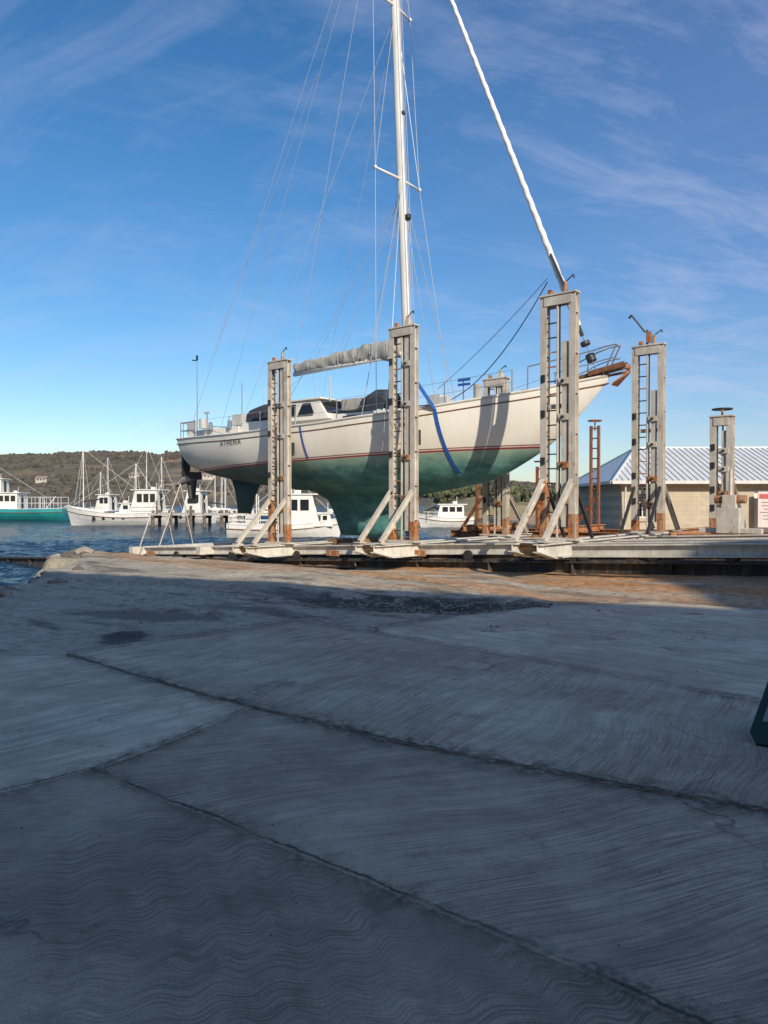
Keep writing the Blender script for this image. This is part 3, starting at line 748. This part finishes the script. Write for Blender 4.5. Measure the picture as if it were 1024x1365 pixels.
for k in(-1,1):
    dk=Vector((-1.35,CL+k*1.9,4.05)); e1_=Vector((sp1.x-.12,CL+k*1.08,11.45)); e2_=Vector((sp2.x-.12,CL+k*.9,16.8))
    line(dk,e1_); line(e1_,e2_); line(e2_,top); line((-1.0,CL+k*1.85,4.05),sp1); line((-1.9,CL+k*1.9,4.05),sp1-Vector((0,0,.1))); line(e1_,sp2)
    line((-11.9,CL+k*.7,4.0),top+Vector((-.2,0,0)),r=.008); line((-7.5,CL+k*1.8,3.95),mastp(16.5),r=.007)
line((-6.7,CL,6.05),top+Vector((-.2,0,0)),r=.008)
line((-11.5,CL-.1,6.6),(-5.5,CL,16.),r=.006)
for i in range(4): line(mastp(5+.1*i)+Vector((.16+.02*i,-.1+.07*i,0)),mastp(21)+Vector((.16,-.1+.07*i,0)),r=.008)
for s in(-3.2,-4.6,-5.9):
    for k in(-.25,.25): line((s,CL+k*.5,6.3),mastp(11.0),r=.006)
line((-5.8,CL,5.9),(-5.6,CL,4.9),r=.012); line((-6.3,CL,5.9),(-8.4,CL-.5,4.3),r=.008); line((-6.3,CL,5.9),(-8.4,CL+.5,4.3),r=.008)
line((4.2,TN,6.7),(-.6,CL,4.9),.10,.010,0); line((4.2,TN,6.62),(.1,CL-.3,4.5),.40,.014,1)
mb.obj('rigging',[M_wire,M_rope],yacht)
mb=MB(); R1=.016
for side in(-1,1):
    prev=None
    for s in np.arange(-11.6,3.2,1.75):
        q=(s-S0)/(S1-S0); y=CL+side*(HB(q)-.06); z=float(ZS(q))
        mb.tube((s,y,z),(s,y,z+.62),R1,None,0,6)
        if prev:
            for hgt in(.3,.61): mb.tube((prev[0],prev[1],prev[2]+hgt),(s,y,z+hgt),.006,None,0,5)
        prev=(s,y,z)
    p=[]
    for s in np.linspace(2.8,4.9,8):
        qq=min(1,(s-S0)/(S1-S0)); p.append((s,CL+side*max(.12,HB(qq)-.02),float(ZS(qq))+.62+.05*(s-2.8)))
    mb.path(p,.018,0,6); 
    p2=[(a,b,c-.32) for a,b,c in p[2:]]; mb.path(p2,.014,0,6)
    mb.tube((p[0][0],p[0][1],p[0][2]-.62),p[0],.018,None,0,6); mb.tube((3.9,CL+side*.3,4.55),p[4],.018,None,0,6); mb.tube((4.55,CL+side*.12,4.75),p[-1],.018,None,0,6)
    for z_ in(.32,.62): mb.path([(-10.6,CL+side*1.3,3.9+z_),(-11.9,CL+side*1.0,3.95+z_),(-12.15,CL+side*.3,3.97+z_)],.018,0,6)
    for s,t in((-10.6,1.3),(-11.9,1.0),(-12.1,.35)): mb.tube((s,CL+side*t,3.9),(s,CL+side*t,4.58),.018,None,0,6)
mb.tube((4.9,CL-.12,5.45),(4.9,CL+.12,5.45),.018,None,0)
mb.obj('rails',[M_ss],yacht)
mb=MB()
mb.beam((3.9,CL,4.74),(5.15,CL,4.93),.34,.07,0); mb.beam((4.2,CL-.2,4.8),(5.1,CL-.1,4.97),.05,.12,0); mb.beam((4.2,CL+.2,4.8),(5.1,CL+.1,4.97),.05,.12,0)
mb.tube((4.3,CL,4.7),(5.2,CL,4.78),.035,None,1,8); mb.loft([[(5.2,CL-.02,4.82),(5.2,CL+.02,4.82),(5.2,CL+.02,4.74),(5.2,CL-.02,4.74)],[(4.85,CL-.22,4.52),(4.85,CL+.22,4.52),(4.8,CL+.2,4.46),(4.8,CL-.2,4.46)]],1)
mb.tube((5.1,CL-.13,4.9),(5.1,CL+.13,4.9),.07,None,1,12)
mb.obj('bowsprit_and_anchor',[M_teak,M_galr],yacht)
mb=MB()
mb.tube((-11.0,CL-.9,3.95),(-11.0,CL-.9,6.9),.022,.018,0); mb.box((-11.0,CL-.9,6.95),(.06,.06,.18),1); mb.tube((-11.0,CL-.9,6.85),(-11.3,CL-.9,6.9),.02,None,1)
mb.tube((-10.6,CL+.9,3.95),(-10.6,CL+.9,6.2),.02,None,0); mb.tube((-11.6,CL,4.0),(-11.6,CL,5.0),.03,None,0)
mb.box((-11.6,CL,5.03),(.35,.05,.08),2)
mb.tube((-12.1,CL-.25,4.3),(-12.5,CL-.25,2.5),.04,None,0); mb.tube((-12.1,CL+.25,4.3),(-12.5,CL+.25,2.5),.04,None,0)
mb.box((-12.45,CL,2.6),(.3,.5,.3),1); mb.loft([foil(2.6,-12.75,-12.25,.06),foil(1.55,-12.8,-12.4,.04)],1)
mb.box((-12.3,CL-.5,3.1),(.12,.3,1.1),1); mb.tube((-12.15,CL-.5,2.6),(-12.0,CL-.5,1.7),.09,.07,1); mb.box((-11.9,CL-.5,1.6),(.5,.08,.2),1); mb.tube((-12.5,CL-.8,2.2),(-11.4,CL-.5,2.5),.05,None,1)
mb.box((-10.9,CL+.9,4.25),(1.2,.55,.35),2); mb.box((-11.3,CL-.9,4.35),(.5,.12,.5),2); mb.tube((-9.9,CL-1.45,4.2),(-9.9,CL-1.45,4.55),.14,None,2,12)
mb.box((.2,CL+.2,5.12),(.42,.03,.09),3); mb.box((.2,CL+.2,4.98),(.42,.03,.07),3); mb.tube((.15,CL+.24,4.2),(.15,CL+.24,5.12),.02,None,0); 
mb.obj('stern_gear',[M_ss,M_blk,M_yel,M_blue],yacht)
mb=MB()
def strap(sA,sB,zA,zB,w_):
    L=[];Rr=[]
    for k in np.linspace(0,1,24):
        s=sA+(sB-sA)*k; z=zA+(zB-zA)*k
        for lst,ds in((L,-w_/2),(Rr,w_/2)):
            y=hull_t(s+ds,min(z,float(ZS((s+ds-S0)/(S1-S0)))))
            lst.append((s+ds,CL-y-.025,z))
    mb.loft([[a,b_] for a,b_ in zip(L,Rr)],0,closed=False)
strap(.42,.72,4.1,2.35,.10); strap(-4.3,-4.1,3.9,2.9,.06)
mb.beam((.2,TN+.1,4.95),(.42,CL-hull_t(.42,4.05)-.03,4.1),.02,.10,0)
mb.obj('straps',[M_blue],yacht)
fc=bpy.data.curves.new('n','FONT'); fc.body='ATHENA'; fc.size=.29; fc.space_character=1.2; fc.resolution_u=3
fo=bpy.data.objects.new('tmpfont',fc); scene.collection.objects.link(fo)
dg=bpy.context.evaluated_depsgraph_get(); dg.update(); me=bpy.data.meshes.new_from_object(fo.evaluated_get(dg)); bpy.data.objects.remove(fo)
bm=bmesh.new(); bm.from_mesh(me); bmesh.ops.triangulate(bm,faces=bm.faces); bmesh.ops.subdivide_edges(bm,edges=bm.edges,cuts=3)
for v in bm.verts:
    s=-8.6+v.co.x; z=3.5+v.co.y; v.co=(s,CL-hull_t(s,z)-.02,z)
me2=bpy.data.meshes.new('name_lettering'); bm.to_mesh(me2); bm.free(); me2.materials.append(M_blk)
o=bpy.data.objects.new('name_lettering',me2); scene.collection.objects.link(o); o.parent=yacht

# ------------------------------------------------------------------ background vessels
V_white=paint('vessel_white',(.70,.69,.65),.4,.1,.6,dirt=(.3,.2,.12),dirtamt=.35); V_teal=paint('vessel_teal',(.02,.26,.27),.4,.15,.6); V_blue=paint('vessel_blue',(.05,.13,.3),.4,.1)
def vessel(name,x,y,ang,L,Bm,fb,hm,cabins=(),masts=(),rails=(),sheer=.5,extra=None):
    e=empty(name,Matrix.Translation((x,y,-1.3))@Matrix.Rotation(math.radians(ang),4,'Z'))
    mb=MB(); rings=[];n=26
    def hb(q): return Bm/2*min(1,.8+q*1.0)*(1-max(0,(q-.5)/.5)**2.4) if q<.999 else .02
    def zs(q): return fb+sheer*max(0,q-.35)**2*2.2+sheer*.25*(1-q)**3
    for i in range(n+1):
        q=i/n; xx=-L/2+L*q; b_=max(.03,hb(q)); ring=[]
        for k in np.linspace(-1,1,13):
            a=abs(k); zz=-.5+(zs(q)+.5)*a**1.5; yy=math.copysign(b_*min(1,(a*1.25))**.7*(.88+.12*a),k) if a>0 else 0
            ring.append((xx+ (zz*.28*max(0,q-.6)*2.5),yy,zz))
        rings.append(ring)
    mb.loft(rings,0,closed=False); mb.add(rings[0],[tuple(range(13))],0)
    dk=[[(r[0][0],r[0][1]*.98,r[0][2]-.12),(r[0][0],r[-1][1]*.98,r[0][2]-.12)] for r in rings]; mb.loft(dk,1,closed=False)
    for sd in(0,-1): mb.path([r[sd] for r in rings],.05,1,5)
    for sd in(1,-2): mb.path([(r[sd][0],r[sd][1]*1.01,r[sd][2]) for r in rings],.04,2,5)
    mb.obj('hull',[hm,V_white,M_teak],e,smooth=False)
    mb=MB()
    for (xa,xb,za,zb_,wf) in cabins:
        w_=Bm/2*wf; rk=.25*(zb_-za)
        mb.loft([[(xa,-w_,za),(xb,-w_,za),(xb,w_,za),(xa,w_,za)],[(xa+.05,-w_*.93,zb_),(xb-rk,-w_*.93,zb_),(xb-rk,w_*.93,zb_),(xa+.05,w_*.93,zb_)]],0)
        mb.box(((xa+xb-rk)/2,0,zb_+.05),(xb-xa+.25,w_*2+.1,.1),0)
        hgt=zb_-za; nw=max(1,int((xb-xa)/.9)); 
        for i in range(nw):
            cx=xa+.15+(i+.5)*(xb-xa-.3-rk)/nw; ww=(xb-xa-.3-rk)/nw*.75
            for sd in(-1,1): mb.box((cx,sd*(w_*.96+.015),za+hgt*.68),(ww,.06,hgt*.34),1)
        for j in(-1,0,1): mb.box((xb-rk*.68+.0,j*w_*.55,za+hgt*.68),(.06,w_*.42,hgt*.34),1)
        mb.box((xa-.0,0,za+hgt*.45),(.06,.7,hgt*.8),1)
        mb.tube((xa+.6,0,zb_+.1),(xa+.6,0,zb_+.9),.03,None,0,5); mb.box((xa+.9,.2,zb_+.25),(.5,.3,.25),0)
    if cabins: mb.obj('wheelhouse',[V_white,M_glass],e)
    mb=MB()
    for (mx,mh,boom) in masts:
        mb.tube((mx,0,fb-.2),(mx,0,mh),.075,.05,0,8)
        mb.tube((mx,-.9,mh*.62),(mx,.9,mh*.62),.03,None,0,6)
        mb.tube((mx,0,mh),(L*.47,0,fb+sheer),.018,None,0,4); mb.tube((mx,0,mh),(-L*.48,0,fb),.018,None,0,4)
        for sd in(-1,1): mb.tube((mx,0,mh),(mx-.2,sd*Bm*.45,fb),.015,None,0,4)
        if boom: mb.tube((mx,0,fb+1.5),(mx-boom,0,fb+1.9),.09,.07,1,8)
    for (xa,xb,zr) in rails:
        for sd in(-1,1):
            for k in np.arange(xa,xb+.01,1.1): mb.tube((k,sd*Bm*.44,fb-.1),(k,sd*Bm*.44,zr),.03,None,0,5)
            for zz in(zr,(fb+zr)/2): mb.tube((xa,sd*Bm*.44,zz),(xb,sd*Bm*.44,zz),.03,None,0,5)
    if mb.v: mb.obj('masts_and_rails',[V_white,M_can],e)
    if extra: extra(e)
    return e
def fish_extra(L):
    def f(e):
        mb=MB()
        for i in range(9): mb.box((random.uniform(-L*.4,L*.1),random.uniform(-.9,.9),1.35+random.uniform(0,.4)),(random.uniform(.3,.9),random.uniform(.3,.8),random.uniform(.3,.7)),random.randint(0,2))
        mb.tube((-L*.3,0,1),(-L*.45,0,3.6),.06,None,3); mb.tube((-L*.3,.8,1),(-L*.3,.8,3.4),.05,None,3); mb.tube((-L*.3,-.8,1),(-L*.3,-.8,3.4),.05,None,3); mb.tube((-L*.3,-.8,3.4),(-L*.3,.8,3.4),.05,None,3)
        for k in(-1,0,1,2): mb.tube((L*.1*k,1.6,.9),(L*.1*k+.3,1.6,.9),.22,None,1,8)
        mb.obj('deck_gear',[M_yel,M_blk,V_blue,V_white],e)
    return f
vessel('ferry_boat',-55.5,113,184,15,5,1.7,V_teal,[(-1,6,1.6,4.1,.8),(1.5,5.5,4.2,6.2,.6)],[(3.0,8.4,0)],[(-7,-1.2,3.5)],.6,fish_extra(13))
vessel('fishing_boat',-31.6,90,176,12.2,3.8,1.35,V_white,[(-5,-1.6,1.3,4.2,.75),(-1.6,-.2,1.3,2.6,.6)],[(4.6,9.2,3),(-1.9,7.4,2.2)],[(-5.5,-2,2.3)],1.1,fish_extra(12))
vessel('motor_boat',-8.0,60,4,8.8,2.9,.95,V_white,[(.2,2.9,.9,3.4,.8),(2.9,3.9,.9,1.9,.6)],[(.6,5.0,0)],[(-4.2,-.2,1.8)],.7,fish_extra(7))
vessel('motor_cruiser',6.9,83,190,5.8,2.3,1.0,V_white,[(-1.8,1.3,.95,2.5,.8)],[],[(1.2,2.4,1.7)],.6)
for (x,y,a,L,mh) in((-41,128,20,10,12.5),(-36,120,-15,9,10.0),(-30,131,10,10,9.5),(-26,118,5,9,8.5),(-22.5,104,-10,9,9.8),(-52,140,0,9,11),(-19,126,12,9,7.8)):
    vessel('moored_sailboat',x,y,a,L,2.9,.95,V_white if random.random()<.7 else V_blue,[(-1.5,2,.9,1.6,.5)],[(.5,mh,3.4)],[(-4,3,1.6)],.35)
vessel('work_boat',-27,100,170,9,3.2,1.2,V_white,[(-3.2,-.6,1.1,4.2,.8)],[(-1,6.6,2)],[],.9,fish_extra(8))
vessel('work_boat',-47,122,170,10,3.2,1.2,V_blue,[(-3.2,-.6,1.1,3.9,.8)],[(-1,7.6,2)],[],.9,fish_extra(8))

jetty=empty('jetty'); mb=MB()
mb.box((-16,84,.15),(20,3,.25),0)
for x in np.arange(-25.5,-6,1.9):
    for y in(82.7,85.2): mb.tube((x,y,-4),(x,y,.6),.2,.18,1,10)
    mb.beam((x,82.4,-.15),(x,85.6,-.15),.3,.3,1)
for x in np.arange(-25,-7,5.1): mb.tube((x,82.5,.2),(x,82.5,1.7+random.uniform(-.3,.6)),.1,None,1,8)
M_pile=paint('jetty_pile',(.13,.11,.09),.9,.3,3)
mb.obj('deck_and_piles',[paint('jetty_concrete',(.38,.36,.32),.9,.2,1),M_pile],jetty)
jp=empty('mooring_piles'); mb=MB()
for x,y,h in((-17,66,1.2),(-21,74,1.5)): mb.tube((x,y,-4),(x,y,h),.14,.12,0,9)
mb.obj('piles',[M_pile],jp)

# ------------------------------------------------------------------ shed on the right
shed=empty('boat_shed',Matrix.Translation((10.1,32,0))@Matrix.Rotation(math.radians(-2),4,'Z'))
m,nt,b=mk('block_wall'); co=coord(nt)
br=node(nt,'ShaderNodeTexBrick',ins={'Vector':mapping(nt,co,(1,1,1),(math.radians(90),0,0)),'Scale':1.0,'Color1':(.46,.40,.30,1),'Color2':(.50,.44,.33,1),'Mortar':(.38,.33,.26,1),'Brick Width':.4,'Row Height':.2,'Mortar Size':.008})
nt.links.new(mixc(nt,ramp(nt,noise(nt,co,1.2,5,.65),[(.45,0),(.7,.45)]),br.outputs[0],(.30,.26,.20)),b.inputs['Base Color']); b.inputs['Roughness'].default_value=.9
M_block=m
M_roof=paint('roof_sheet',(.62,.64,.64),.45,.08,1.2,dirt=(.3,.27,.22),dirtamt=.35); M_frame=paint('window_frame',(.6,.6,.58),.5)
zB,zE,zR=-.3,2.55,4.15; Lx,Dy=22,8.4
mb=MB()
ops=[(.5,1.35,.9,2.2),(5.6,6.5,.1,2.1)]; x=0
for a,b_,lo,hi in ops:
    mb.box(((x+a)/2,.1,(zB+zE)/2),(a-x,.2,zE-zB)); mb.box(((a+b_)/2,.1,(zB+lo)/2),(b_-a,.2,lo-zB)); mb.box(((a+b_)/2,.1,(hi+zE)/2),(b_-a,.2,zE-hi)); x=b_
mb.box(((x+Lx)/2,.1,(zB+zE)/2),(Lx-x,.2,zE-zB)); mb.box((Lx/2,Dy-.1,(zB+zE)/2),(Lx,.2,zE-zB))
for xx in(.1,Lx-.1): mb.box((xx,Dy/2,(zB+zE)/2),(.2,Dy-.41,zE-zB))
mb.obj('walls',[M_block],shed)
mb=MB()
xa,xb,ya,yb=-.45,Lx+.45,-.45,Dy+.45; hx=2.3; ze=zE-.1
A_=(xa,ya,ze);B_=(xb,ya,ze);C_=(xb,yb,ze);D_=(xa,yb,ze);E_=(xa+hx,Dy/2,zR);F_=(xb-hx,Dy/2,zR)
mb.add([A_,B_,C_,D_,E_,F_],[(0,1,5,4),(1,2,5),(2,3,4,5),(3,0,4)],0)
x=xa+.2
while x<xb-.1:
    f=min(1,(x-xa)/hx,(xb-x)/hx)
    for yy0,sg in((ya,1),(yb,-1)):
        p0=Vector((x,yy0,ze+.02)); p1=Vector((x,yy0+sg*(Dy/2+.45)*f,ze+(zR-ze)*f+.02)); mb.beam(p0,p1,.05,.04,0)
    x+=.26
for a,b_ in((A_,E_),(B_,F_),(C_,F_),(D_,E_),(E_,F_)): mb.tube(a,b_,.07,None,0,8)
mb.box((Lx/2,-.5,zE-.16),(Lx+1.0,.11,.13),1); mb.box((-.51,Dy/2,zE-.16),(.11,Dy+.88,.13),1)
mb.tube((.12,-.3,zE-.2),(.12,-.05,-.3),.04,None,1)
mb.obj('roof',[M_roof,M_frame],shed)
mb=MB()
mb.box((.925,.12,1.55),(.85,.03,1.3),1)
for xx in(.52,.925,1.33): mb.box((xx,.07,1.55),(.05,.1,1.3),0)
for zz in(.92,1.55,2.18): mb.box((.925,.065,zz),(.8,.08,.05),0)
mb.box((6.05,.12,1.1),(.88,.05,1.98),2)
mb.obj('window_and_door',[M_frame,M_glass,V_white],shed)
sg=empty('warning_sign',Matrix.Translation((16.1,31.4,.25))); mb=MB()
mb.box((0,0,1.0),(.9,.04,1.5),0); mb.box((0,-.025,1.55),(.8,.012,.2),1)
for i in range(6): mb.box((-.05*(i%2),-.025,1.3-.14*i),(.6-.1*(i%3),.012,.035),1 if i==2 else 2)
for k in(-.35,.35): mb.box((k,.05,.75),(.05,.05,2.0),2)
mb.obj('panel',[paint('sign_white',(.6,.52,.5),.5,.05),paint('sign_red',(.42,.08,.07),.5),paint('sign_text',(.2,.2,.2),.5)],sg)

pw=empty('winch_stand',ML); mb=MB()
s,t=7.3,3.0; zb=z0(s)
mb.box((s,t,zb+.3),(.5,.5,.6),0); mb.box((s,t,zb+.75),(.3,.3,.3),0); mb.tube((s-.35,t,zb+.8),(s+.35,t,zb+.8),.1,None,1,12); mb.tube((s,t,zb+.9),(s,t,zb+1.5),.04,None,0); mb.beam((s-.7,t,zb+.06),(s+.7,t,zb+.06),.2,.12,0)
mb.obj('stand',[M_gal,M_galr],pw,bevel=.01)

# ------------------------------------------------------------------ A-frame sign at right edge of view
af=empty('sandwich_board_sign',Matrix.Translation((2.80,4.95,.010))@Matrix.Rotation(math.radians(-35),4,'Z'))
M_grn=paint('green_plastic',(.012,.05,.04),.45,.1); M_pan=paint('sign_panel',(.26,.32,.30),.5,.05)
mb=MB()
for k in(-1,1):
    R=Matrix.Rotation(math.radians(30*k),3,'X')
    base=Vector((0,k*.30,0))
    def P(x,z,dy=0): return base+R@Vector((x,dy,z))
    ol=[(-.30,.08),(-.26,.01),(.26,.01),(.30,.08),(.20,.52),(.16,.56),(-.16,.56),(-.20,.52)]
    mb.loft([[P(x,z,-.02) for x,z in ol],[P(x,z,.02) for x,z in ol]],0)
    il=[(-.23,.16),(.23,.16),(.16,.48),(-.16,.48)]
    mb.loft([[P(x,z,k*.018) for x,z in il],[P(x,z,k*.026) for x,z in il]],1)
    for i in range(3):
        q=[(-.15,.40-.09*i),(.15-.03*i,.40-.09*i),(.15-.03*i,.44-.09*i),(-.15,.44-.09*i)]
        mb.loft([[P(x,z,k*.024) for x,z in q],[P(x,z,k*.031) for x,z in q]],0)
mb.obj('boards',[M_grn,M_pan],af,bevel=.008)

# ------------------------------------------------------------------ buildings behind the viewpoint (cast the foreground shade)
HW=15.0
wk=empty('workshop_building',Matrix.Translation((11.9,-12.8,0))@Matrix.Rotation(math.atan2(-1.5,3.6),4,'Z'))
M_clad=paint('workshop_cladding',(.66,.64,.60),.6,.1,1)
mb=MB(); mb.box((-19,-6.3,HW/2-.2),(50,12,HW-.4),0); mb.obj('walls',[M_clad],wk)
mb=MB(); mb.loft([[(-44.2,0,HW-.4),(-44.2,-12.6,HW-.4),(-44.2,-6.3,HW+.1)],[(6.2,0,HW-.4),(6.2,-12.6,HW-.4),(6.2,-6.3,HW+.1)]],0); mb.obj('roof',[M_roof],wk)
mb=MB(); 
for x in(-36,-26,-16): mb.box((x,-.27,2.5),(5,.06,5),0)
mb.obj('roller_doors',[M_frame],wk)
wk2=empty('unseen_shade_building',Matrix.Translation((18.3,-15.0,0)))  # unseen building added to throw shade over the right of the ground
mb=MB(); mb.box((12,-10,9),(24,20,18),0); mb.obj('walls',[M_clad],wk2)
mb=MB(); mb.loft([[(-.1,.1,18),(-.1,-20.1,18),(-.1,-10,18.6)],[(24.1,.1,18),(24.1,-20.1,18),(24.1,-10,18.6)]],0); mb.obj('roof',[M_roof],wk2)
